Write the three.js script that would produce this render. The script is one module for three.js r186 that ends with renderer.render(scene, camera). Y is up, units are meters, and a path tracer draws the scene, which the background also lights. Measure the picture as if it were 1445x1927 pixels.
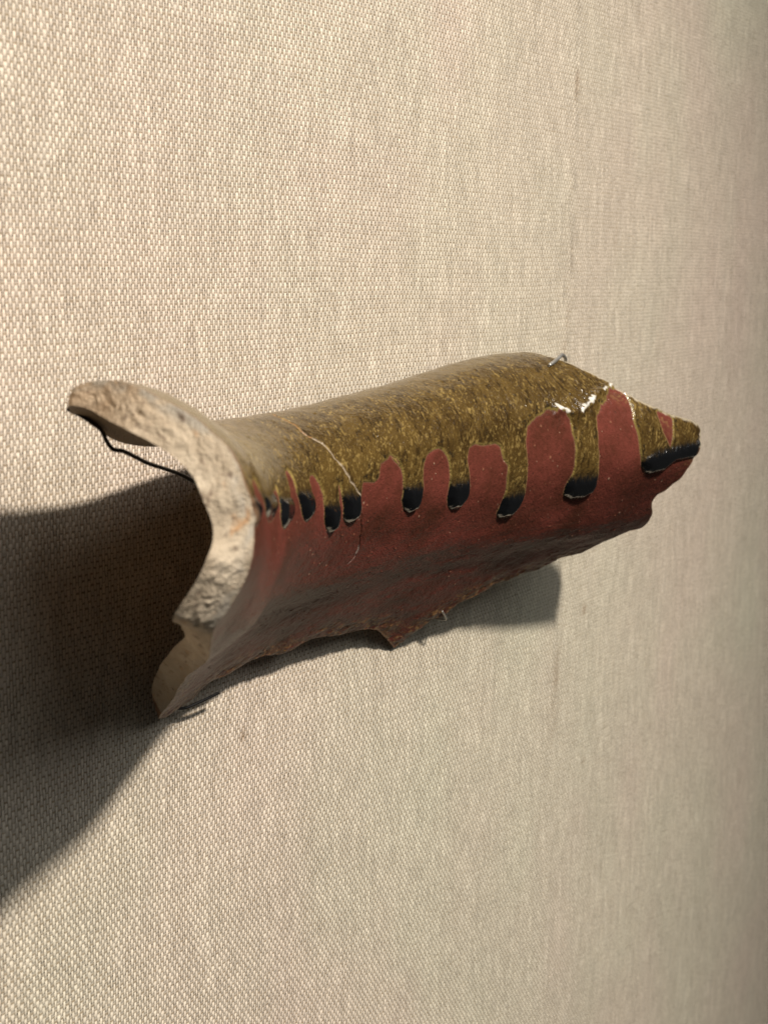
import * as THREE from 'three';
import { mergeGeometries } from 'three/addons/utils/BufferGeometryUtils.js';
import { RectAreaLightUniformsLib } from 'three/addons/lights/RectAreaLightUniformsLib.js';

// ---------------------------------------------------------------- camera
const scene = new THREE.Scene();
const MM = 0.001;
const camera = new THREE.PerspectiveCamera(39.66, 767 / 1024, 0.01, 20);
camera.position.set(-0.24321, 0.05210, 0.16773);
camera.up.set(0.1344109, 0.9846923, -0.110972);
camera.lookAt(0, 0, 0);
camera.focus = 0.275;
camera.userData.fStop = 34;

// ---------------------------------------------------------------- light
const renderer = new THREE.WebGLRenderer();
renderer.toneMapping = THREE.LinearToneMapping;
renderer.toneMappingExposure = 1;
renderer.shadowMap.enabled = true;
scene.background = new THREE.Color().setRGB(0.03, 0.03, 0.028);   // the dim gallery all round
RectAreaLightUniformsLib.init();
// the showcase spotlight above and a little to the left of the shard
const key = new THREE.SpotLight(new THREE.Color().setRGB(1, 0.925, 0.83), 8.8, 0, 0.33, 1, 2);
key.position.set(-0.15, 0.94, 0.87);
key.target.position.set(-0.085, -0.01, 0);
key.castShadow = true; key.shadow.radius = 2.1; key.shadow.mapSize.set(2048, 2048);
key.shadow.camera.near = 0.2; key.shadow.camera.far = 4;
scene.add(key, key.target);
// the gallery's lit ceiling in front of the showcase
const fill = new THREE.RectAreaLight(new THREE.Color().setRGB(0.96, 0.98, 0.97), 1.9, 2.6, 1.8);
fill.position.set(0.1, 2.0, 1.9);
fill.lookAt(0, 0, 0);
scene.add(fill);

// ---------------------------------------------------------------- helpers
let seed = 12345;
const rnd = () => { seed = (seed * 1664525 + 1013904223) >>> 0; return seed / 4294967296; };
const clamp = (v, a, b) => (v < a ? a : v > b ? b : v);
const sm = (a, b, v) => { const t = clamp((v - a) / (b - a), 0, 1); return t * t * (3 - 2 * t); };
const mix = (a, b, t) => a + (b - a) * t;
const mix3 = (a, b, t) => [mix(a[0], b[0], t), mix(a[1], b[1], t), mix(a[2], b[2], t)];
const hash = (x, y, s) => { let h = Math.imul(x, 374761393) + Math.imul(y, 668265263) + Math.imul(s, 2147483647 ^ 0x5bd1e995); h = Math.imul(h ^ (h >>> 13), 1274126177); h ^= h >>> 16; return (h >>> 0) / 4294967296; };
function noise(x, y, s = 0) {            // value noise, 0..1
  const i = Math.floor(x), j = Math.floor(y), u = x - i, v = y - j;
  const a = u * u * (3 - 2 * u), b = v * v * (3 - 2 * v);
  return mix(mix(hash(i, j, s), hash(i + 1, j, s), a), mix(hash(i, j + 1, s), hash(i + 1, j + 1, s), a), b);
}
function fbm(x, y, s = 0, o = 4) { let v = 0, k = 0.5, t = 0; for (let i = 0; i < o; i++) { v += k * noise(x, y, s + i * 17); t += k; x *= 2.03; y *= 2.03; k *= 0.5; } return v / t; }
const names = {};
const numbered = n => { const k = names[n] = (names[n] ?? -1) + 1; return k ? n + '_' + String(k).padStart(3, '0') : n; };
function mesh(name, geo, mat, parent) { const m = new THREE.Mesh(geo, mat); m.name = name; m.castShadow = m.receiveShadow = true; parent.add(m); return m; }
function dataTex(w, h, fn, srgb) {
  const d = new Uint8Array(w * h * 4);
  for (let y = 0; y < h; y++) for (let x = 0; x < w; x++) { const c = fn(x, y), k = (y * w + x) * 4; d[k] = c[0]; d[k + 1] = c[1]; d[k + 2] = c[2]; d[k + 3] = 255; }
  const t = new THREE.DataTexture(d, w, h); t.wrapS = t.wrapT = THREE.RepeatWrapping; t.magFilter = THREE.LinearFilter; t.minFilter = THREE.LinearMipmapLinearFilter; t.generateMipmaps = true;
  if (srgb) t.colorSpace = THREE.SRGBColorSpace; t.needsUpdate = true; return t;
}
const toS = c => 255 * Math.pow(clamp(c, 0, 1), 1 / 2.2);

// ---------------------------------------------------------------- the linen-covered wall
const WARP = 0.645, WEFT = 0.93, NT = 256;             // thread pitch in mm, threads a tile
function weave() {
  const S = 2048, px = S / NT;
  const col = new Uint8Array(S * S * 4), bmp = new Uint8Array(S * S * 4);
  const wt = [], wo = [], ft = [], fo = [];
  for (let i = 0; i < NT; i++) { wt.push(rnd()); wo.push(rnd()); ft.push(rnd()); fo.push(rnd()); }
  const per = (a, f, s) => noise(((a * f) % f + f) % f, s * 3.7, s);
  for (let y = 0; y < S; y++) for (let x = 0; x < S; x++) {
    const fy = y / px, fx = x / px;
    // threads wander a little
    const dx = 0.28 * (noise(fy * 0.5, Math.round(fx) % NT, 3) - 0.5), dy = 0.22 * (noise(fx * 0.5, Math.round(fy) % NT, 5) - 0.5);
    const j = Math.floor(fx + dx), i = Math.floor(fy + dy), u = fx + dx - j - 0.5, v = fy + dy - i - 0.5;
    const jj = (j + NT) % NT, ii = (i + NT) % NT, over = (jj + ii) % 2 === 0;
    // thickness of each thread along its run, slubs included
    const ww = 0.39 + 0.09 * (noise(fy * 0.33, jj, 11) - 0.4) + 0.02 * wt[jj] + 0.02 + 0.08 * sm(0.8, 1, noise(fy * 0.12, jj, 12));
    const fw = 0.40 + 0.10 * (noise(fx * 0.33, ii, 13) - 0.4) + 0.05 * ft[ii] + 0.10 * sm(0.8, 1, noise(fx * 0.12, ii, 14));
    const ph = Math.cos(Math.PI * v) * (over ? 1 : -1);          // warp's rise and fall along its run
    const pf = Math.cos(Math.PI * u) * (over ? -1 : 1);
    const cw = Math.abs(u) < ww ? Math.sqrt(1 - (u / ww) ** 2) : -1, cf = Math.abs(v) < fw ? Math.sqrt(1 - (v / fw) ** 2) : -1;
    const hw = cw < 0 ? -1 : 0.40 * cw + 0.50 * ph + 0.46, hf = cf < 0 ? -1 : 0.36 * cf + 0.30 * pf - 0.22;
    const fib = noise(x * 0.9, y * 0.35, 21) * 0.6 + noise(x * 0.31, y * 0.9, 22) * 0.4;
    let c, h;
    if (hw < -0.9 && hf < -0.9) { c = [0.17, 0.12, 0.075]; h = -0.8; }  // gap between threads, its shade put into a dark colour
    else if (hw >= hf) { const t = 0.91 + 0.02 * wt[jj] + 0.2 * (noise(fy * 0.22, jj, 31) - 0.5) + 0.16 * (fib - 0.5); c = [0.73 * t, 0.64 * t, 0.515 * t]; h = hw; }
    else { const t = 0.92 + 0.04 * ft[ii] + 0.24 * (noise(fx * 0.25, ii, 32) - 0.5) + 0.2 * (fib - 0.5); c = [0.36 * t, 0.28 * t, 0.185 * t]; h = hf; }
    h += 0.14 * (fib - 0.5);
    const k = (y * S + x) * 4;
    for (let q = 0; q < 3; q++) { col[k + q] = toS(c[q]); bmp[k + q] = clamp(127 + 110 * h, 0, 255); }
    col[k + 3] = bmp[k + 3] = 255;
  }
  return [col, bmp].map((d, n) => { const t = new THREE.DataTexture(d, S, S); t.wrapS = t.wrapT = THREE.RepeatWrapping; t.magFilter = THREE.LinearFilter; t.minFilter = THREE.LinearMipmapLinearFilter; t.generateMipmaps = true; t.anisotropy = 8; if (!n) t.colorSpace = THREE.SRGBColorSpace; t.needsUpdate = true; return t; });
}
{
  const [wc, wb] = weave();
  const lin = new THREE.MeshStandardMaterial({ map: wc, bumpMap: wb, bumpScale: 0.0005, roughness: 0.95, vertexColors: true });
  const xsn = [], ysn = [];
  const span = (o, a, b, st) => { for (let v = a; v < b - 1e-6; v += st) o.push(v); };
  span(xsn, -700, -160, 20); span(xsn, -160, 300, 1.2); span(xsn, 300, 1000.1, 20);
  span(ysn, -700, -300, 20); span(ysn, -300, 170, 1.2); span(ysn, 170, 700.1, 20);
  const nx = xsn.length, ny = ysn.length, pos = new Float32Array(nx * ny * 3), col = new Float32Array(nx * ny * 3), uv = new Float32Array(nx * ny * 2), idx = [];
  // stains and dark slubs in the cloth: x, y, half width, half height, strength
  const marks = [[80.5, 96, 1.0, 3.2, 0.5], [80.9, -54.7, 1.3, 4, 0.42], [81.3, -49, 0.9, 2, 0.3], [80, -66, 3, 8, 0.12], [78.7, 31, 1.2, 3.5, 0.25], [80.4, 39, 0.9, 3, 0.22], [81, 55, 0.8, 4, 0.2], [-45.8, -36.7, 0.75, 0.9, 0.75], [95.9, -39.9, 1.2, 1.5, 0.55], [136, 30, 1.5, 3, 0.2], [99, -84, 1, 1.3, 0.3], [106, 60, 0.9, 4, 0.18]];
  for (let i = 0; i < ny; i++) for (let j = 0; j < nx; j++) {
    const k = i * nx + j, x = xsn[j], y = ysn[i];
    // the cloth drifts on its board; a pulled thread runs up it at x = 81
    const wx = 2.2 * (fbm(x / 90, y / 110, 41, 3) - 0.5) + 0.5 * (noise(x / 14, y / 30, 44) - 0.5), wy = 2.6 * (fbm(x / 120, y / 80, 42, 3) - 0.5) + 0.5 * (noise(x / 30, y / 14, 45) - 0.5) + 0.45 * sm(79.5, 81.5, x);
    pos.set([x * MM, y * MM, MM * (0.25 * (fbm(x / 60, y / 60, 43, 2) - 0.5) + 0.12 * Math.exp(-(((x - 80.6) / 1.1) ** 2)))], k * 3);
    uv.set([(x + wx) / (WARP * NT), (y + wy) / (WEFT * NT)], k * 2);
    let t = 0.95 + 0.09 * (fbm(x / 25, y / 32, 51, 4) - 0.5) + 0.05 * (noise(x / 2.2, y / 3, 54) - 0.5);
    const pink = fbm(x / 45, y / 70, 52, 3) - 0.46, r = 1 + 0.12 * pink, g = 1 - 0.07 * pink, b = 1 + 0.02 * pink;
    t *= 1 - 0.16 * sm(1.3, 0.3, Math.abs(x - 80.6 - 0.9 * (noise(y / 9, 3, 57) - 0.5))) * sm(0.3, 0.7, noise(y / 3.1, 8, 58)) * sm(-75, -40, y);
    let c = [t * r, t * g, t * b];
    for (const [mx, my, sx, sy, a] of marks) { const d = Math.hypot((x - mx) / sx, (y - my) / sy); if (d < 1.6) { const q = a * sm(1.6, 0.3, d + 0.7 * (noise(x * 0.9, y * 0.9, 55) - 0.5)); c = mix3(c, [0.42 * t, 0.30 * t, 0.2 * t], q); } }
    col.set(c, k * 3);
    if (i && j) { const a = k - nx - 1, b2 = k - nx, d = k - 1; idx.push(a, b2, k, a, k, d); }
  }
  const g = new THREE.BufferGeometry();
  g.setAttribute('position', new THREE.BufferAttribute(pos, 3)); g.setAttribute('uv', new THREE.BufferAttribute(uv, 2)); g.setAttribute('color', new THREE.BufferAttribute(col, 3)); g.setIndex(idx); g.computeVertexNormals();
  const wall = mesh('wall', g, lin, scene);
  wall.userData = { kind: 'structure', label: 'beige woven linen covering the display wall behind the shard', category: 'wall' };
  const board = new THREE.BoxGeometry(1.7, 1.4, 0.03); board.translate(0.15, 0, -0.0165);
  mesh('backing_board', board, new THREE.MeshStandardMaterial({ color: 0x8a7a62, roughness: 0.9 }), wall);
}

// ---------------------------------------------------------------- the shard's measured form, mm: x along the wall, w round the profile
const XS = [-116, -104, -90, -68, -20, 20, 50, 92];
const WS = [0, 11, 23, 33, 43, 56, 76, 106];
const PROFILE = [[[33.4, 14.0], [36.3, 29.0], [34.5, 43.0], [28.5, 54.0], [17.5, 59.0], [5.0, 52.5], [-9.0, 39.0], [-30.5, 0.5]], [[31.5, 13.0], [34.8, 27.5], [32.6, 40.5], [26.5, 50.3], [16.5, 53.0], [4.5, 47.0], [-9.0, 33.0], [-30.5, 0.5]], [[26.2, 10.0], [28.6, 22.5], [26.2, 33.0], [20.2, 40.6], [11.5, 43.2], [2.0, 40.2], [-9.0, 27.6], [-30.5, 0.5]], [[23.8, 7.5], [26.2, 16.5], [23.6, 25.0], [17.6, 29.6], [9.5, 30.4], [-0.5, 26.0], [-10.0, 17.3], [-30.0, 0.0]], [[26.0, 6.0], [28.2, 13.5], [25.2, 20.8], [18.8, 24.8], [9.5, 25.0], [-1.5, 20.6], [-11.0, 13.2], [-29.5, -1.5]], [[30.2, 5.5], [32.4, 13.5], [29.0, 22.0], [21.8, 27.5], [11.0, 29.0], [-2.5, 24.0], [-12.0, 16.3], [-33.5, 0.0]], [[31.3, 7.0], [32.6, 16.5], [28.4, 26.5], [20.5, 34.0], [10.0, 36.0], [-3.0, 29.5], [-13.0, 20.8], [-26.5, 3.0]], [[31.0, 10.0], [31.5, 20.0], [27.0, 33.0], [19.0, 42.0], [9.0, 43.5], [-3.5, 35.5], [-13.0, 25.5], [-23.5, 9.0]]];
const OUTLINE = [[-104,3.8],[-106.2,5.3],[-106.8,6.9],[-107.8,10],[-109.2,14],[-110.4,18],[-111,21.5],[-110,24.3],[-109.6,26.4],[-109.2,27.7],[-109.2,29.7],[-109,32],[-109.2,34.2],[-109.4,36.4],[-109,38.2],[-108.6,40],[-108.8,41.5],[-109.6,44],[-110,46.6],[-110.6,49.3],[-111.2,52],[-111.8,55],[-106.2,60],[-99.2,65.3],[-92.7,70.8],[-88.4,75.5],[-84.2,80.5],[-80,86],[-77,91],[-75,95.5],[-73,99.7],[-72,99.7],[-70.4,100.2],[-66.4,98.3],[-64.2,95.8],[-62.4,92.8],[-62,92.8],[-57.8,92.7],[-53.8,92.1],[-49.8,91.9],[-46.2,91.8],[-40.4,93.8],[-36.6,93.1],[-35.2,91.6],[-30.8,91.5],[-21.2,93.6],[-15.4,93.4],[-8.4,94.8],[-2.6,98.5],[3.4,102.7],[5.4,100.8],[7.4,97.9],[9,96.6],[10.4,94.3],[14.4,94.6],[15,92.1],[17.4,90.3],[24,88.7],[27.2,86.9],[32.8,86.5],[34.8,85.1],[40,85.9],[43.4,85.3],[46.8,81.4],[55,80.5],[61.8,73.9],[67.4,70.4],[72.8,71],[73,68],[70,60.8],[65.4,56],[64.8,53.7],[67.8,52.6],[68.2,51.3],[70.2,49.6],[70,47.9],[70.6,45.5],[70.4,43.1],[71.2,41.4],[72,38.2],[71.4,37.3],[67.4,35.9],[61,34.7],[56.6,33.1],[51.8,31.3],[48.6,29],[45.4,27.4],[44.2,25.8],[42.6,24.3],[40.4,22.6],[38.4,20.2],[36,17.8],[34.8,15.3],[34.4,11.9],[24.5,9],[25,4],[25.5,0.6],[5,0.8],[-20,0.5],[-45,0.8],[-62,1],[-80,2],[-95,3],[-104.5,3.6]];
const NFACE = 31;
const GLAZE = [[-109.8,35.3],[-109.6,37.8],[-108.8,38.7],[-109,40.4],[-108.2,41.2],[-106,40],[-106,38.9],[-106.6,37.8],[-106.2,36.6],[-105,35.3],[-104.4,35.3],[-103.2,36.4],[-99.2,37.1],[-100.4,38.9],[-98,39.3],[-90,38.2],[-86.8,37.9],[-83.8,37.1],[-82.4,36.1],[-81.6,34.7],[-81,33.7],[-78.6,32.7],[-78.4,34.4],[-79,36.3],[-80.4,38.1],[-80,39.4],[-78.4,40.4],[-75.2,40.4],[-73.4,39.5],[-72.2,38],[-71.8,35.7],[-71.6,33.4],[-71.2,31.4],[-69.4,30.5],[-68.8,32.7],[-68.6,35.4],[-67.6,37.4],[-66.8,39.5],[-65.8,40.7],[-64.4,41.6],[-62.6,41.2],[-61.6,40.3],[-61,38.8],[-61.4,36.6],[-62,34.1],[-61.4,32.4],[-60.2,32.6],[-58.6,34.7],[-57.4,37.3],[-57,39.7],[-56.6,42.1],[-55.2,44.4],[-52.8,46.1],[-51.2,45.7],[-50.6,44.3],[-50.8,41.7],[-51.4,39.9],[-51.8,37.5],[-51.6,35.8],[-51,38.1],[-50,40.9],[-49.6,43.2],[-48,44.5],[-46.4,45.1],[-44.8,44.9],[-43.8,43.9],[-43.6,42],[-44.2,40],[-44,38.1],[-43.8,37],[-41.8,37.4],[-40,37.8],[-38.6,37.2],[-38.2,35.3],[-37.6,34.2],[-36.2,33.9],[-34.6,33.3],[-32.2,34.7],[-31.4,36.6],[-34.4,33.4],[-32.6,34.6],[-31.6,36.1],[-30.8,38.2],[-30.4,40.5],[-30.4,43.1],[-29,45.2],[-26.8,46.6],[-24.4,46.3],[-23.8,44.5],[-23.8,42.1],[-24.2,39.5],[-24.2,37.1],[-23.2,35.5],[-21.4,34.7],[-18.4,34.5],[-16.8,35.8],[-15.8,37.4],[-15,40],[-14.8,42.3],[-14.6,45.3],[-13.6,47.1],[-11.6,48.3],[-9,48.5],[-7.2,46.8],[-7,44.9],[-8,41.6],[-9,38.6],[-8.2,36.3],[-6,35.9],[-3.6,36.7],[0.8,37],[2.4,37.8],[3.2,40.3],[5,41.7],[5,44.2],[6,46.9],[5.8,49.1],[5.8,51.9],[8,53.1],[11.4,53.1],[13,51.1],[13.2,49],[12,45.1],[11,40.1],[10.8,37.8],[11.8,35.3],[12.8,35],[15.2,34.1],[16.6,33.6],[20.4,32.8],[24.8,33.3],[26.2,35.2],[26.2,37.6],[27,39.8],[27.2,42.7],[27.4,45.5],[26.4,47.9],[27,49.9],[30.4,51.1],[34.2,51.3],[36.8,50.3],[37,48.3],[35.2,44.3],[34.4,40.5],[34.4,36.9],[35.2,34.3],[38.6,31.5],[42.4,29.4],[47.6,26.8],[48.6,29.1],[48.2,30.9],[48,32.1],[47,35.5],[47.8,38.6],[48.4,41.7],[49.8,45],[52.2,46.6],[55,47.2],[59.2,46.9],[61.2,45.7],[62.8,45],[66.6,44.7],[70.8,44.5],[73.4,44.4]];
const ISLE = [[56.2,33.6],[59.6,34.4],[61.4,35.3],[60.8,38.8],[59.8,41.7],[57.2,38.4],[56.2,35.4]];
const DROPS = [[[-108.8,38.5],[-105.8,38.4],[-107.4,41.6],[-109.2,41.4]],[[-99.8,37.1],[-80.4,34.4],[-85.4,38.6],[-103.8,40.9]],[[-79.2,35.5],[-71.4,36.7],[-72.2,42.1],[-82.8,40.1]],[[-68,36.2],[-60.6,36.8],[-60.4,42.7],[-68.6,41.3]],[[-57,40.1],[-51,40.9],[-48.6,47.3],[-55.2,46]],[[-50.4,39.1],[-44.2,40],[-42.4,46.4],[-49,45.1]],[[-31.2,40.9],[-23.2,41.9],[-20.8,48.1],[-29.4,46.6]],[[-16,42.6],[-6.8,43.4],[-3.6,50],[-13.6,48.4]],[[2.4,48.4],[13.8,48.8],[18.2,55.1],[5.8,53.5]],[[24.2,47],[36.8,47],[41.6,52.7],[27.4,51.4]],[[49,44.7],[53,43.1],[57.6,42.4],[61,42.3],[66,41.7],[72,41.1],[75.4,45.6],[66.8,46.2],[61.2,48.4],[51.2,47.6]]];
const CRACK = [[-55.2,8.8],[-57.2,14.2],[-57,18.2],[-56.4,23.3],[-53.8,25.9],[-52.4,29.2],[-50.2,32.8],[-48.2,36.1],[-45.2,39.3],[-43.4,42.9],[-41.2,48],[-39.4,52.2],[-39,55.1],[-40.8,57.3]];
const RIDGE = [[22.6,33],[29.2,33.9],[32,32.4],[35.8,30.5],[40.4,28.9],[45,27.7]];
const CHIP_HIGHLIGHTS = [[[22.8,31.8],[24,32.6],[25.6,33.4]],[[29.8,33.7],[32.4,32.3],[36.6,30.3]],[[40.6,28.8],[43.2,28],[45.4,27.4]]];  // white chips mixed with glaze highlights, painted as pale patches

function tangents(v, k) {
  return v.map((_, i) => {
    if (!i) return v[0].map((q, c) => (v[1][c] - q) / (k[1] - k[0]));
    const n = v.length - 1;
    if (i === n) return v[n].map((q, c) => (q - v[n - 1][c]) / (k[n] - k[n - 1]));
    const a = k[i] - k[i - 1], b = k[i + 1] - k[i];
    return v[i].map((q, c) => ((q - v[i - 1][c]) / a * b + (v[i + 1][c] - q) / b * a) / (a + b));
  });
}
function hermite(v, k, m, s) {
  let i = 0; while (i < k.length - 2 && s > k[i + 1]) i++;
  const h = k[i + 1] - k[i], u = (s - k[i]) / h, u2 = u * u, u3 = u2 * u;
  const a = 2 * u3 - 3 * u2 + 1, b = (u3 - 2 * u2 + u) * h, c = -2 * u3 + 3 * u2, d = (u3 - u2) * h;
  return v[i].map((q, n) => a * q + b * m[i][n] + c * v[i + 1][n] + d * m[i + 1][n]);
}
const FLAT = PROFILE.map(p => p.flat()), FLATM = tangents(FLAT, XS);
const colCache = new Map();
function column(x) {
  const key = Math.round(x * 1e4); let c = colCache.get(key);
  if (!c) { const f = hermite(FLAT, XS, FLATM, x), v = []; for (let i = 0; i < WS.length; i++) v.push([f[2 * i], f[2 * i + 1]]); c = { v, m: tangents(v, WS) }; if (colCache.size < 20000) colCache.set(key, c); }
  return c;
}
const surf = (x, w) => { const c = column(x), p = hermite(c.v, WS, c.m, w); return [x, p[0], p[1]]; };
const E1 = 0.25;
function surfN(x, w) {
  const a = surf(x - E1, w), b = surf(x + E1, w), c = surf(x, w - E1), d = surf(x, w + E1);
  const ux = b[0] - a[0], uy = b[1] - a[1], uz = b[2] - a[2], vx = d[0] - c[0], vy = d[1] - c[1], vz = d[2] - c[2];
  let n = [vy * uz - vz * uy, vz * ux - vx * uz, vx * uy - vy * ux]; const l = Math.hypot(...n); return n.map(q => q / l);
}
{ const n = surfN(-20, 43); if (n[2] < 0) throw new Error('normal side'); }
// signed distance to a closed polygon, positive inside
function poly(pts) {
  const n = pts.length, s = pts.map((p, i) => { const q = pts[(i + 1) % n]; return [p[0], p[1], q[0] - p[0], q[1] - p[1], (q[0] - p[0]) ** 2 + (q[1] - p[1]) ** 2 + 1e-12]; });
  return (x, y) => {
    let d = 1e9, ins = false;
    for (const [ax, ay, ex, ey, l] of s) {
      const px = x - ax, py = y - ay, t = clamp((px * ex + py * ey) / l, 0, 1), qx = px - t * ex, qy = py - t * ey, dd = qx * qx + qy * qy; if (dd < d) d = dd;
      if ((ay > y) !== (ay + ey > y) && px < ex * (y - ay) / ey) ins = !ins;
    }
    return (ins ? 1 : -1) * Math.sqrt(d);
  };
}
// the same far from its line, read off a coarse lattice
function fastPoly(pts, cell = 2.5) {
  const f = poly(pts), L = new Map(), at = (i, j) => { const k = i * 4096 + j; let v = L.get(k); if (v === undefined) { v = f(i * cell, j * cell); L.set(k, v); } return v; };
  return (x, y) => { const a = x / cell, b = y / cell, i = Math.floor(a), j = Math.floor(b), p = at(i, j), q = at(i + 1, j), r = at(i, j + 1), s = at(i + 1, j + 1), m = Math.min(Math.abs(p), Math.abs(q), Math.abs(r), Math.abs(s)); if (m < 5) return f(x, y); return mix(mix(p, q, a - i), mix(r, s, a - i), b - j); };
}
// a chain's resampled, slightly rounded points
function resample(pts, step, closed) {
  const out = [], n = pts.length, m = closed ? n : n - 1;
  for (let i = 0; i < m; i++) { const a = pts[i], b = pts[(i + 1) % n], l = Math.hypot(b[0] - a[0], b[1] - a[1]), k = Math.max(1, Math.round(l / step)); for (let q = 0; q < k; q++) out.push([mix(a[0], b[0], q / k), mix(a[1], b[1], q / k)]); }
  if (!closed) out.push(pts[n - 1]);
  return out;
}
function smoothChain(p, closed, times) { for (let t = 0; t < times; t++) p = p.map((c, i) => { const n = p.length; if (!closed && (i === 0 || i === n - 1)) return c; const a = p[(i + n - 1) % n], b = p[(i + 1) % n]; return [(a[0] + 2 * c[0] + b[0]) / 4, (a[1] + 2 * c[1] + b[1]) / 4]; }); return p; }

// the broken outline with a crumbly edge
let rim = smoothChain(resample(OUTLINE, 0.4, true), true, 3);
let rimLen = 0;
rim = rim.map(([x, w], i) => { const a = w > 82 ? 0.3 : 0.5; return [x + a * (fbm(i * 0.13, 1.5, 61, 3) - 0.5), w + a * (fbm(i * 0.13, 7.5, 62, 3) - 0.5)]; });
const sdRim = fastPoly(rim);
const glazeLine = smoothChain(resample(GLAZE, 0.3, false), false, 2).map(([x, w], i) => [x + (0.2 + 0.3 * sm(38, 33, w)) * (fbm(i * 0.25, 3.3, 63, 3) - 0.5), w + (0.12 + 2.2 * sm(36, 31, w)) * (fbm(i * 0.3, 9.1, 64, 3) - 0.5)]);
const sdGlaze0 = fastPoly([[-135, -20], [-135, glazeLine[0][1]], ...glazeLine, [110, glazeLine.at(-1)[1]], [110, -20]].reverse());
const sdIsle = poly(smoothChain(resample(ISLE, 0.4, true), true, 2));
const sdDrops = DROPS.map(d => poly(d));
const dropBox = DROPS.map(d => { const xs = d.map(p => p[0]), ws = d.map(p => p[1]); return [Math.min(...xs) - 4, Math.max(...xs) + 4, Math.min(...ws) - 4, Math.max(...ws) + 4]; });
const crackPts = smoothChain(resample(CRACK, 0.5, false), false, 2).map(([x, w], i) => [x + 0.5 * (noise(i * 0.45, 2, 65) - 0.5), w]);
function chainDist(pts, x, w) { let d = 1e9, at = 0; for (let i = 0; i < pts.length - 1; i++) { const [ax, ay] = pts[i], ex = pts[i + 1][0] - ax, ey = pts[i + 1][1] - ay, t = clamp(((x - ax) * ex + (w - ay) * ey) / (ex * ex + ey * ey + 1e-9), 0, 1), q = Math.hypot(x - ax - t * ex, w - ay - t * ey); if (q < d) { d = q; at = (i + t) / (pts.length - 1); } } return [d, at]; }
const crackBox = [Math.min(...CRACK.map(p => p[0])) - 3, Math.max(...CRACK.map(p => p[0])) + 3];
const chipSparkles = [];                                   // tiny pits and flakes, the pale ones painted sparkle: x, w, radius, kind
for (let i = 0; i < 1100; i++) chipSparkles.push([mix(-95, 72, rnd()), mix(14, 96, rnd()), 0.13 + 0.25 * rnd() ** 3, rnd()]);
const chipSparkleGrid = new Map();
chipSparkles.forEach(c => { const k = Math.floor(c[0]) + ':' + Math.floor(c[1]); for (let a = -1; a < 2; a++) for (let b = -1; b < 2; b++) { const q = (Math.floor(c[0]) + a) + ':' + (Math.floor(c[1]) + b); if (!chipSparkleGrid.has(q)) chipSparkleGrid.set(q, []); chipSparkleGrid.get(q).push(c); } });

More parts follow.
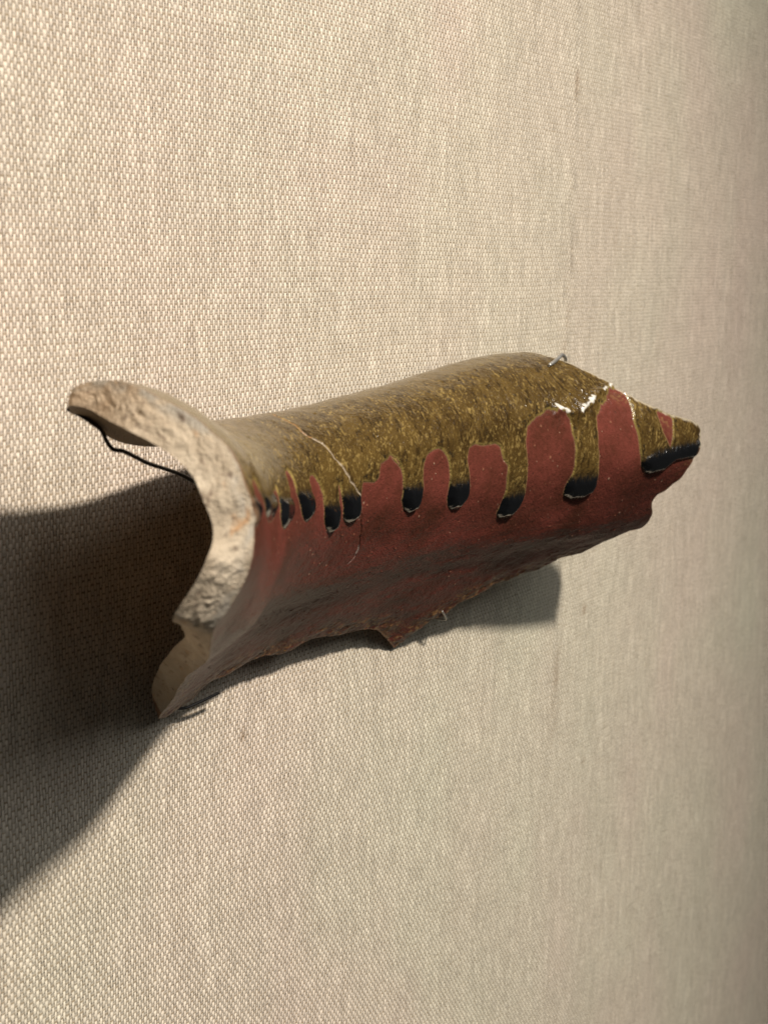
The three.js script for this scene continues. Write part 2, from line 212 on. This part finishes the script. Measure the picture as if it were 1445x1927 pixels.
// ---- outer face: one fine grid of heights and colours, cut along the rim, the glaze line and the drops
const ST = 0.19, X0 = -118, X1 = 76, W0 = 0, W1 = 105.5;
const NX = Math.round((X1 - X0) / ST) + 1, NW = Math.round((W1 - W0) / ST) + 1, NV = NX * NW;
const fRim = new Float32Array(NV), fGl = new Float32Array(NV), fDrop = new Float32Array(NV), iDrop = new Int8Array(NV), P3 = new Float32Array(NV * 3), N3 = new Float32Array(NV * 3), CS = new Float32Array(NV * 3), CG = new Float32Array(NV * 3), H = new Float32Array(NV);
const SLIP = [0.142, 0.037, 0.026], SLIPD = [0.066, 0.021, 0.012], OLIVE = [0.092, 0.055, 0.014], OLIVED = [0.048, 0.027, 0.007], STRAW = [0.27, 0.185, 0.06], INK = [0.004, 0.0042, 0.005];
for (let a = 0; a < NX; a++) for (let b = 0; b < NW; b++) {
  const k = a * NW + b, x = X0 + a * ST, w = W0 + b * ST;
  const r = fRim[k] = sdRim(x, w);
  let g = 5, dr = -9, di = -1;
  if (w > 24) g = Math.min(sdGlaze0(x, w), x > 40 ? -sdIsle(x, w) : 9); else g = 9;
  if (g > 0 && w > 26) for (let q = 0; q < DROPS.length; q++) { const bb = dropBox[q]; if (x > bb[0] && x < bb[1] && w > bb[2] && w < bb[3]) { const d = sdDrops[q](x, w) + 0.5 * (noise(x * 1.6, w * 1.2, 71) - 0.5); if (d > dr) { dr = d; di = q; } } }
  fGl[k] = g; fDrop[k] = dr; iDrop[k] = di;
  if (r < -1) { H[k] = 0; continue; }
  // relief
  let h = 0.5 * (fbm(x / 16, w / 12, 81, 3) - 0.5) + 0.14 * (fbm(x / 1.6, w / 1.6, 82, 3) - 0.5) + 0.035 * (noise(x * 2.6, w * 2.6, 83) - 0.5);
  h += 0.035 * (fbm(x / 24, w / 1.4, 84, 2) - 0.5) * sm(46, 60, w) + 0.5 * (fbm(x / 22, w / 9, 90, 3) - 0.5) * sm(52, 66, w);              // turning marks along the lower face
  if (g < 0.5) h += 0.32 * (fbm(x / 2.2, w / 1.3, 93, 3) - 0.5) * sm(5, 25, x) * sm(37, 32, w);       // puckered slip below the glaze
  const rough = sm(8, 1.5, r) * sm(70, 84, w) + sm(6, 0.8, r) * sm(-5, 40, x) * sm(60, 30, w) * 0.6;          // crumbled, flaked skin by the bottom edge
  h += rough * (0.6 * (fbm(x / 3.2, w / 2.2, 85, 4) - 0.55));
  if (g > 0) {
    const wk = clamp(dr / 3.2 + 0.75, 0, 1), body = 0.32 * (1 - Math.exp(-g / 0.35)) + 0.24 * (fbm(x / 2.6, w / 4, 86, 3) - 0.5) * sm(0, 1.5, g);
    const q = clamp(g / 2.3, 0, 1), bq = clamp(Math.min(g, dr + 0.9) / 1.9, 0, 1), dome = 0.34 * (1 - (1 - q) ** 2) + 0.75 * (1 - (1 - bq) ** 2);
    h = mix(h, h * 0.25, wk * sm(0, 0.4, g)) + mix(body, dome, wk * wk * (3 - 2 * wk));
  } else h -= 0.05 * sm(-0.6, 0, g);
  let rd = 9, rt = 0;
  // the thick glaze fold near the right end
  { const [d, t] = chainDist(RIDGE, x, w); if (d < 6) { h += 0.6 * Math.exp(-((d / 1.0) ** 2)) * (0.6 + 0.8 * noise(x * 0.9, w * 0.9, 87)); h += 0.5 * sm(6, 1, d) * (fbm(x / 1.3, w / 1.1, 88, 3) - 0.5); rd = d; rt = t; } }
  let ck = 0, ckt = 0;
  if (x > crackBox[0] && x < crackBox[1]) { const [d, t] = chainDist(crackPts, x, w); ckt = t; ck = sm(0.27 + 0.4 * (noise(w * 0.9, 4, 91) - 0.4), 0.08, d) * (0.45 + 0.55 * noise(w * 2.3, 9, 92)) * (t > 0.985 ? 0 : 1); h -= 0.22 * ck; if (t > 0.35 && t < 0.75) h += 0.12 * ck; }
  for (const [cx, cw, cr, kind] of chipSparkleGrid.get(Math.floor(x) + ':' + Math.floor(w)) ?? []) { const d = Math.hypot(x - cx, w - cw) / cr; if (d < 1.3) h += (kind < 0.5 ? -0.10 : 0.13) * sm(1.3, 0.2, d); }
  H[k] = h;
  // red slip
  const tone = fbm(x / 9, w / 7, 101, 4), fine = noise(x * 1.9, w * 1.9, 102), streak = fbm(x / 26, w / 1.1, 103, 3);
  let s = mix3(SLIPD, SLIP, clamp(0.55 + 1.7 * (tone - 0.5) + 0.45 * (fine - 0.5), 0, 1));
  s = mix3(s, [0.11, 0.046, 0.03], sm(0.52, 0.75, streak) * sm(46, 62, w) * 0.4);
  s = mix3(s, [0.105, 0.052, 0.028], rough * sm(0.4, 0.65, fbm(x / 2.4, w / 2, 104, 3)));
  s = mix3(s, [0.30, 0.17, 0.07], rough * 0.7 * sm(0.62, 0.8, noise(x * 1.3, w * 2.1, 105)));
  if (g > -0.25 && g < 0) s = mix3(s, mix3([0.22, 0.12, 0.085], [0.24, 0.17, 0.08], noise(x * 0.8, w * 0.8, 106)), 0.55 * sm(-0.25, -0.1, g));
  // olive glaze: short straw-coloured crystals lie along the run
  let o = mix3(OLIVED, OLIVE, clamp(0.5 + 1.6 * (fbm(x / 2.6, w / 4, 111, 4) - 0.5) + 1.3 * (fbm(x / 14, w / 8, 124, 3) - 0.5), 0, 1));
  const xx = x + 1.6 * (fbm(x / 5, w / 6, 118, 2) - 0.5) + 0.12 * w;
  const fur = fbm(xx * 2.7, w * 1.25, 112, 2), fur2 = noise(x * 1.9 + w * 2.4, w * 1.1 - x * 0.8, 113);
  o = mix3(o, STRAW, clamp((0.4 + 0.8 * noise(x / 4, w / 4, 125)) * (0.75 * sm(0.60, 0.80, fur) + 0.65 * sm(0.76, 0.93, fur2)) + 0.25 * (noise(x * 3.9, w * 3.9, 122) - 0.5), 0, 1));
  o = mix3(o, [0.03, 0.017, 0.005], 0.85 * sm(0.58, 0.78, fbm(xx * 1.2, w * 0.5, 114, 3)));
  const thin = sm(-58, -92, x + 14 * (fbm(x / 9, w / 14, 115, 2) - 0.5)) * sm(36, 26, w);   // thin glaze over the neck, its greyish grazing sheen put into the colour
  o = mix3(o, [0.20, 0.155, 0.085], 0.75 * thin);
  const skin = sm(17, 12, w + 5 * (noise(x / 12, w / 3, 116) - 0.5)); o = mix3(o, [0.15, 0.105, 0.048], 0.6 * skin);
  if (g < 3.2 && w > 26) { // bare dark scabs and pale threads along the lower edge of the sheet
    o = mix3(o, [0.02, 0.014, 0.007], sm(0.66, 0.78, fbm(x / 1.1, w / 0.9, 117, 3)) * sm(3.2, 1, g) * sm(0, 0.3, g) * 0.9);
    o = mix3(o, [0.27, 0.195, 0.06], sm(0.6, 0.15, g) * (0.35 + 0.6 * noise(x * 1.1, w * 0.9, 123)));
  }
  if (dr > -3) o = mix3(o, INK, sm(-2.4, 0.1, dr + 1.4 * (fur - 0.5)) ** 1.6);
  if (ck > 0) { const pale = ckt < 0.3 ? [0.36, 0.2, 0.09] : ckt < 0.72 ? [0.40, 0.32, 0.23] : ckt < 0.88 ? [0.08, 0.035, 0.02] : [0.5, 0.44, 0.38]; s = mix3(s, pale, ck * (ckt > 0.72 ? 0.8 : 1)); o = mix3(o, pale, ck * 0.95); }
  for (const [cx, cw, cr, kind] of chipSparkleGrid.get(Math.floor(x) + ':' + Math.floor(w)) ?? []) { const d = Math.hypot(x - cx, w - cw) / cr; if (d < 1) { const c = kind < 0.3 ? [0.05, 0.02, 0.015] : kind < 0.65 ? [0.42, 0.29, 0.2] : [0.30, 0.14, 0.08]; s = mix3(s, c, 0.7 * sm(1, 0.4, d)); } }  // pale flecks stand for sparkle on the slip
  if (rd < 4) for (const ch of CHIP_HIGHLIGHTS) { const [d] = chainDist(ch, x, w), q = 0.92 * sm(0.55, 0.3, d + 1.3 * (fbm(x * 0.9, w * 0.9, 89, 3) - 0.45)); if (q > 0) { s = mix3(s, [0.66, 0.63, 0.57], q); o = mix3(o, [0.66, 0.63, 0.57], q); } }  // white of chips and of glaze highlights, both put into the colour
  if (r < 0.7) { const e = sm(0.7, 0.1, r + 0.5 * (noise(x * 1.5, w * 1.5, 119) - 0.5)); const pc = x > 20 && w < 42 ? [0.5, 0.43, 0.32] : [0.22, 0.13, 0.075]; s = mix3(s, pc, e * 0.7); o = mix3(o, pc, e * 0.7); }
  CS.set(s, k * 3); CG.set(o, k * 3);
}
for (let a = 0; a < NX; a++) for (let b = 0; b < NW; b++) { const k = a * NW + b; if (fRim[k] < -1) continue; const x = X0 + a * ST, w = W0 + b * ST, p = surf(x, w), n = surfN(x, w), h = H[k]; P3.set([p[0] + n[0] * h, p[1] + n[1] * h, p[2] + n[2] * h], k * 3); }
for (let a = 1; a < NX - 1; a++) for (let b = 1; b < NW - 1; b++) {
  const k = a * NW + b; if (fRim[k] < -0.6) continue;
  const i = (k - NW) * 3, j = (k + NW) * 3, c = (k - 1) * 3, d = (k + 1) * 3;
  const ux = P3[j] - P3[i], uy = P3[j + 1] - P3[i + 1], uz = P3[j + 2] - P3[i + 2], vx = P3[d] - P3[c], vy = P3[d + 1] - P3[c + 1], vz = P3[d + 2] - P3[c + 2];
  const nx = vy * uz - vz * uy, ny = vz * ux - vx * uz, nz = vx * uy - vy * ux, l = Math.hypot(nx, ny, nz) || 1; N3.set([nx / l, ny / l, nz / l], k * 3);
}
const BASE = [-20, -30, 0];                        // the group's own place on the wall
// cuts the grid to where every field is positive; fields: array of (vertex -> value)
function cutGrid(fields, C, a0 = 0, a1 = NX - 1, b0 = 0, b1 = NW - 1) {
  const pos = [], nor = [], col = [], uv = [], idx = [], seen = new Map();
  const put = v => { let id; if (v.k !== undefined) { id = seen.get(v.k); if (id !== undefined) return id; } id = pos.length / 3; if (v.k !== undefined) seen.set(v.k, id); pos.push((v.p[0] - BASE[0]) * MM, (v.p[1] - BASE[1]) * MM, (v.p[2] - BASE[2]) * MM); nor.push(...v.n); col.push(...v.c); uv.push(...v.t); return id; };
  const vert = k => { const q = k * 3; return { k: String(k), p: [P3[q], P3[q + 1], P3[q + 2]], n: [N3[q], N3[q + 1], N3[q + 2]], c: [C[q], C[q + 1], C[q + 2]], t: [(X0 + Math.floor(k / NW) * ST) / 20, (W0 + (k % NW) * ST) / 20], f: fields.map(fn => fn(k)) }; };
  const lerpV = (u, v, t, key) => ({ k: key, p: mix3(u.p, v.p, t), n: mix3(u.n, v.n, t), c: mix3(u.c, v.c, t), t: [mix(u.t[0], v.t[0], t), mix(u.t[1], v.t[1], t)], f: u.f.map((q, i) => mix(q, v.f[i], t)) });
  for (let a = a0; a < a1; a++) for (let b = b0; b < b1; b++) {
    const k0 = a * NW + b, ks = [k0, k0 + NW, k0 + NW + 1, k0 + 1];
    let all = true, none = false;
    for (const fn of fields) { let n = 0; for (const k of ks) if (fn(k) > 0) n++; if (n === 0) { none = true; break; } if (n < 4) all = false; }
    if (none) continue;
    for (const t of [[0, 3, 2], [0, 2, 1]]) {
      let pg = t.map(i => vert(ks[i]));
      if (!all) for (let f = 0; f < fields.length && pg.length; f++) {
        const out = [];
        for (let i = 0; i < pg.length; i++) { const u = pg[i], v = pg[(i + 1) % pg.length], fu = u.f[f], fv = v.f[f]; if (fu > 0) out.push(u); if ((fu > 0) !== (fv > 0)) { const key = u.k && v.k ? (u.k < v.k ? u.k + '|' + v.k : v.k + '|' + u.k) + '#' + f : undefined; out.push(lerpV(u, v, fu / (fu - fv), key)); } }
        pg = out;
      }
      if (pg.length < 3) continue;
      const id = pg.map(put); for (let i = 1; i < id.length - 1; i++) if (id[0] !== id[i] && id[i] !== id[i + 1] && id[0] !== id[i + 1]) idx.push(id[0], id[i], id[i + 1]);
    }
  }
  const g = new THREE.BufferGeometry();
  g.setAttribute('position', new THREE.Float32BufferAttribute(pos, 3)); g.setAttribute('normal', new THREE.Float32BufferAttribute(nor, 3)); g.setAttribute('color', new THREE.Float32BufferAttribute(col, 3)); g.setAttribute('uv', new THREE.Float32BufferAttribute(uv, 2)); g.setIndex(idx); return g;
}
const grit = dataTex(512, 512, (x, y) => { const t = (f, s) => { const p = f; const u = x / 512 * p, v = y / 512 * p; const i = Math.floor(u), j = Math.floor(v), a = u - i, b = v - j, H4 = (m, n) => hash((m + p) % p, (n + p) % p, s); const sa = a * a * (3 - 2 * a), sb = b * b * (3 - 2 * b); return mix(mix(H4(i, j), H4(i + 1, j), sa), mix(H4(i, j + 1), H4(i + 1, j + 1), sa), sb); }; const q = 255 * clamp(0.45 * t(64, 1) + 0.35 * t(128, 2) + 0.2 * t(256, 3), 0, 1); return [q, q, q]; });
const mSlip = new THREE.MeshPhysicalMaterial({ vertexColors: true, roughness: 0.34, bumpMap: grit, bumpScale: 0.0001, specularIntensity: 0.22 });
const mGlaze = new THREE.MeshPhysicalMaterial({ vertexColors: true, roughness: 0.2, bumpMap: grit, bumpScale: 0.00012, specularIntensity: 0.7, clearcoat: 0.3, clearcoatRoughness: 0.1 });
const mInk = new THREE.MeshPhysicalMaterial({ vertexColors: true, roughness: 0.09, clearcoat: 0.6, clearcoatRoughness: 0.03 });
const mClay = new THREE.MeshStandardMaterial({ vertexColors: true, roughness: 0.92, bumpMap: grit, bumpScale: 0.00025 });
const mInner = new THREE.MeshStandardMaterial({ vertexColors: true, roughness: 0.6, bumpMap: grit, bumpScale: 0.0002 });

const shard = new THREE.Group(); shard.name = 'pottery_shard'; shard.position.set(BASE[0] * MM, BASE[1] * MM, BASE[2] * MM);
shard.userData = { label: 'curved red pottery shard with olive glaze running down in black-tipped drips', category: 'pottery shard' };
scene.add(shard);
const inRim = k => fRim[k] - 0.02;
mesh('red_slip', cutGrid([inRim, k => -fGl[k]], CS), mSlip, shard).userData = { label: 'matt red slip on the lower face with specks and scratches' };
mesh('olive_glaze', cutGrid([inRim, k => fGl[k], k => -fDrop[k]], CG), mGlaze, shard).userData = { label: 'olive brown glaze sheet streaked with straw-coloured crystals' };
DROPS.forEach((d, q) => {
  const bb = dropBox[q], a0 = Math.max(0, Math.floor((bb[0] - X0) / ST)), a1 = Math.min(NX - 1, Math.ceil((bb[1] - X0) / ST)), b0 = Math.max(0, Math.floor((bb[2] - W0) / ST)), b1 = Math.min(NW - 1, Math.ceil((bb[3] - W0) / ST));
  const g = cutGrid([inRim, k => fGl[k], k => (iDrop[k] === q ? fDrop[k] : iDrop[k] < 0 ? fDrop[k] : -0.3)], CG, a0, a1, b0, b1);
  if (g.index.count) mesh('glaze_drop', g, mInk, shard);
});
// ---- inner face and the broken edge
const thick = (x, w) => { let t = 4.5 - 2.2 * sm(18, 3, w) - 2.0 * sm(88, 101, w) - 0.9 * sm(20, 70, x); return t + 0.5 * (fbm(x / 14, w / 14, 121, 2) - 0.5); };
const inner = (x, w) => { const p = surf(x, w), n = surfN(x, w), t = thick(x, w), z = p[2] - n[2] * t; return [p[0] - n[0] * t, p[1] - n[1] * t, Math.max(0.7, z)]; };
// where the break reaches the inner face, for each point of the rim
const rimCum = [0]; for (let i = 1; i < rim.length; i++) rimCum.push(rimCum[i - 1] + Math.hypot(rim[i][0] - rim[i - 1][0], rim[i][1] - rim[i - 1][1]));
let rimIn = rim.map(([x, w], i) => {
  const face = sm(-68, -74, x) * (0.5 + 0.5 * sm(60, 55.5, w) + 0.6 * sm(41, 46, w) * sm(58, 55, w)) * sm(100, 94, w) * sm(2, 8, w);                         // the big pale break at the left slants outwards
  const bot = sm(84, 90, w) ;
  return [x - 2.7 * face + 1.2 * sm(20, 30, x) * -1, w - 1.5 * bot];
});
rimIn = smoothChain(rimIn, true, 3);
{
  const sdIn = poly(rimIn), st = 0.9, pos = [], nor = [], col = [], uv = [], idx = [], map = new Map(), fx = -121, nx = Math.ceil((78 - fx) / st), nw = Math.ceil(106 / st);
  const V = (a, b) => { const x = fx + a * st, w = b * st; return { k: a * 1000 + b, x, w, f: sdIn(x, w) }; };
  const put = v => { const key = v.k; let id = map.get(key); if (id !== undefined) return id; id = pos.length / 3; map.set(key, id); const p = inner(v.x, v.w); pos.push((p[0] - BASE[0]) * MM, (p[1] - BASE[1]) * MM, (p[2] - BASE[2]) * MM); const t = fbm(v.x / 8, v.w / 8, 131, 4), c = mix3([0.17, 0.115, 0.06], [0.30, 0.225, 0.14], t); col.push(...c); uv.push(v.x / 20, v.w / 20); return id; };
  const cache = new Map(), get = (a, b) => { const k = a * 1000 + b; if (!cache.has(k)) cache.set(k, V(a, b)); return cache.get(k); };
  for (let a = 0; a < nx; a++) for (let b = 0; b < nw; b++) for (const t of [[[0, 0], [0, 1], [1, 1]], [[0, 0], [1, 1], [1, 0]]]) {
    let pg = t.map(([p, q]) => get(a + p, b + q)), out = []; if (pg.every(v => v.f <= 0)) continue;
    for (let i = 0; i < 3; i++) { const u = pg[i], v = pg[(i + 1) % 3]; if (u.f > 0) out.push(u); if ((u.f > 0) !== (v.f > 0)) { const s = u.f / (u.f - v.f), lo = Math.min(u.k, v.k), hi = Math.max(u.k, v.k); out.push({ k: lo + ':' + hi, x: mix(u.x, v.x, s), w: mix(u.w, v.w, s) }); } }
    const id = out.map(put); for (let i = 1; i < id.length - 1; i++) idx.push(id[0], id[i], id[i + 1]);
  }
  const g = new THREE.BufferGeometry(); g.setAttribute('position', new THREE.Float32BufferAttribute(pos, 3)); g.setAttribute('color', new THREE.Float32BufferAttribute(col, 3)); g.setAttribute('uv', new THREE.Float32BufferAttribute(uv, 2)); g.setIndex(idx); g.computeVertexNormals();
  mesh('inner_face', g, mInner, shard).userData = { label: 'unglazed brown hollow inside of the shard' };
}
function hAt(x, w) { const a = clamp((x - X0) / ST, 0, NX - 1.001), b = clamp((w - W0) / ST, 0, NW - 1.001), i = Math.floor(a), j = Math.floor(b), u = a - i, v = b - j, k = i * NW + j; return mix(mix(H[k], H[k + NW], u), mix(H[k + 1], H[k + NW + 1], u), v); }
{
  const R = 22, n = rim.length, pos = [], col = [], uv = [], idx = [];
  for (let i = 0; i <= n; i++) {
    const q = i % n, [x, w] = rim[q], [xi, wi] = rimIn[q], p = surf(x, w), nn = surfN(x, w), h = hAt(x, w) - 0.01, o = [p[0] + nn[0] * h, p[1] + nn[1] * h, p[2] + nn[2] * h], e = inner(xi, wi);
    const pa = rim[(q + n - 1) % n], pb = rim[(q + 1) % n], A = surf(...pa), B = surf(...pb), tx = B.map((v, c) => v - A[c]), dd = e.map((v, c) => v - o[c]);
    let fn = [tx[1] * dd[2] - tx[2] * dd[1], tx[2] * dd[0] - tx[0] * dd[2], tx[0] * dd[1] - tx[1] * dd[0]]; const l = Math.hypot(...fn) || 1; fn = fn.map(v => v / l);
    const isFace = x < -66 && w < 97, low = sm(55.5, 57, w), L = rimCum[q];
    for (let r = 0; r <= R; r++) {
      const t = r / R, edge = Math.sin(Math.PI * t), T = t * Math.hypot(...dd);
      const rg = edge * ((isFace ? 0.45 * (1 - 0.5 * low) : 0.8) * (fbm(L / 3.2, T / 2.4, 141, 4) - 0.5) + (0.4 * (noise(L * 1.3, T * 1.3, 142) - 0.5) + 0.25 * (noise(L * 2.4, T * 2.4, 143) - 0.5)) * (1 - 0.5 * low)) ;
      const c3 = [0, 1, 2].map(c => mix(o[c], e[c], t) + fn[c] * rg); c3[2] = Math.max(0.65, c3[2]);
      pos.push((c3[0] - BASE[0]) * MM, (c3[1] - BASE[1]) * MM, (c3[2] - BASE[2]) * MM);
      let c;
      if (isFace) {
        const m = fbm(L / 5, T / 3, 151, 4), top = sm(30, 12, w);
        c = mix3([0.33, 0.26, 0.18], [0.54, 0.45, 0.335], clamp(0.5 + 1.8 * (m - 0.5), 0, 1));
        c = mix3(c, [0.36, 0.235, 0.135], top * (0.55 + 0.5 * (fbm(L / 3, T / 2, 152, 3) - 0.5)));
        c = mix3(c, [0.33, 0.29, 0.235], sm(0.45, 0.05, t) * sm(0.42, 0.62, fbm(L / 2.6, T / 2, 153, 3)) * 0.9);
        c = mix3(c, [0.40, 0.2, 0.07], 0.7 * sm(0.74, 0.86, fbm(L / 1.5, T / 1.5, 154, 3)) * sm(20, 34, w));
        c = mix3(c, [0.10, 0.06, 0.035], 0.8 * sm(0.72, 0.8, fbm(L / 1.3, T / 0.9, 155, 3)));
        c = mix3(c, [0.34, 0.265, 0.175], low * 0.45);  // lower facet darkened, its shade put into the clay colour
        if (low > 0.5) c = mix3(c, [0.04, 0.025, 0.015], sm(0.93, 0.96, noise(L * 0.9, T * 1.0, 156)));
      } else {
        const m = fbm(L / 2.2, T / 2, 157, 4);
        c = mix3([0.13, 0.07, 0.04], [0.33, 0.2, 0.11], m);
        if (x > 20 && w < 45) c = mix3(c, [0.55, 0.46, 0.34], 0.8);
      }
      col.push(...c); uv.push(L / 20, T / 20);
      if (i && r) { const k = i * (R + 1) + r; idx.push(k - R - 2, k - R - 1, k, k - R - 2, k, k - 1); }
    }
  }
  const g = new THREE.BufferGeometry(); g.setAttribute('position', new THREE.Float32BufferAttribute(pos, 3)); g.setAttribute('color', new THREE.Float32BufferAttribute(col, 3)); g.setAttribute('uv', new THREE.Float32BufferAttribute(uv, 2)); g.setIndex(idx); g.computeVertexNormals();
  const be = mesh('broken_edge', g, mClay, shard); be.userData = { label: 'rough cream clay of the broken edge' };
}

// ---------------------------------------------------------------- mounting wires
const mBlackWire = new THREE.MeshStandardMaterial({ color: 0x0d0b0a, roughness: 0.4, metalness: 0.3 });
const mSteel = new THREE.MeshStandardMaterial({ color: 0xb5b2ac, roughness: 0.38, metalness: 0.75 });
const onSkin = (x, w, up) => { const p = surf(x, w), n = surfN(x, w), h = hAt(x, w) + up; return [p[0] + n[0] * h, p[1] + n[1] * h, p[2] + n[2] * h]; };
function wire(name, pts, rad, mat, label) {
  const o = pts[0], c = new THREE.CatmullRomCurve3(pts.map(p => new THREE.Vector3(...p.map((v, i) => (v - pts.at(-1)[i]) * MM))), false, 'centripetal');
  const tube = new THREE.TubeGeometry(c, 90, rad * MM, 10, false), caps = [0, 1].map(t => { const s = new THREE.SphereGeometry(rad * MM * 1.0, 10, 8), q = c.getPoint(t); s.translate(q.x, q.y, q.z); return s; });
  const m = mesh(numbered(name), mergeGeometries([tube, ...caps]), mat, scene); m.position.set(...pts.at(-1).map(v => v * MM));
  m.userData = { label, category: 'wire', group: 'wires holding the shard on the wall' };
}
wire('mounting_wire', [[-103.6, 30.8, 17.0], [-102.5, 30.0, 18.2], [-100.3, 28.8, 18], [-97.4, 27.3, 17], [-95.3, 25.3, 16], [-93.6, 24, 15.5], [-91.3, 23.5, 15], [-86.5, 21.9, 13], [-81.9, 20.3, 11], [-75.3, 18.4, 8.5], [-69.1, 16.6, 6], [-62.2, 14.2, 3], [-57.5, 12.8, 0.2]], 0.34, mBlackWire, 'bent black wire under the upper left lip of the shard');
wire('mounting_wire', [[-57.0, -25.0, 3.6], [-62, -25.6, 3.3], [-65.5, -25.9, 2.6], [-67.2, -25.2, 1.4], [-67.4, -24.6, 0.2]], 0.27, mBlackWire, 'short straight black pin below the lower left corner of the shard');
wire('mounting_wire', [onSkin(29.8, 21, 0.45), onSkin(31.7, 20.4, 0.7), onSkin(33.6, 19.5, 0.75), onSkin(35.6, 18.7, 0.95), onSkin(37.4, 17.8, 1.1), [40.0, 31.6, 20.6], [41.8, 30.6, 19.6], [42.2, 28.5, 17.5], [40, 25.5, 10], [39, 25, 0.2]], 0.42, mSteel, 'small bright steel hook over the top right edge of the shard');
wire('mounting_wire', [onSkin(12.4, 92, 0.15), onSkin(13.9, 93.2, 0.25), onSkin(15.8, 95, 0.4), [17.0, -26.2, 3.4], [17.0, -26, 0.2]], 0.2, mSteel, 'thin steel clip gripping the bottom edge of the shard');

renderer.render(scene, camera);
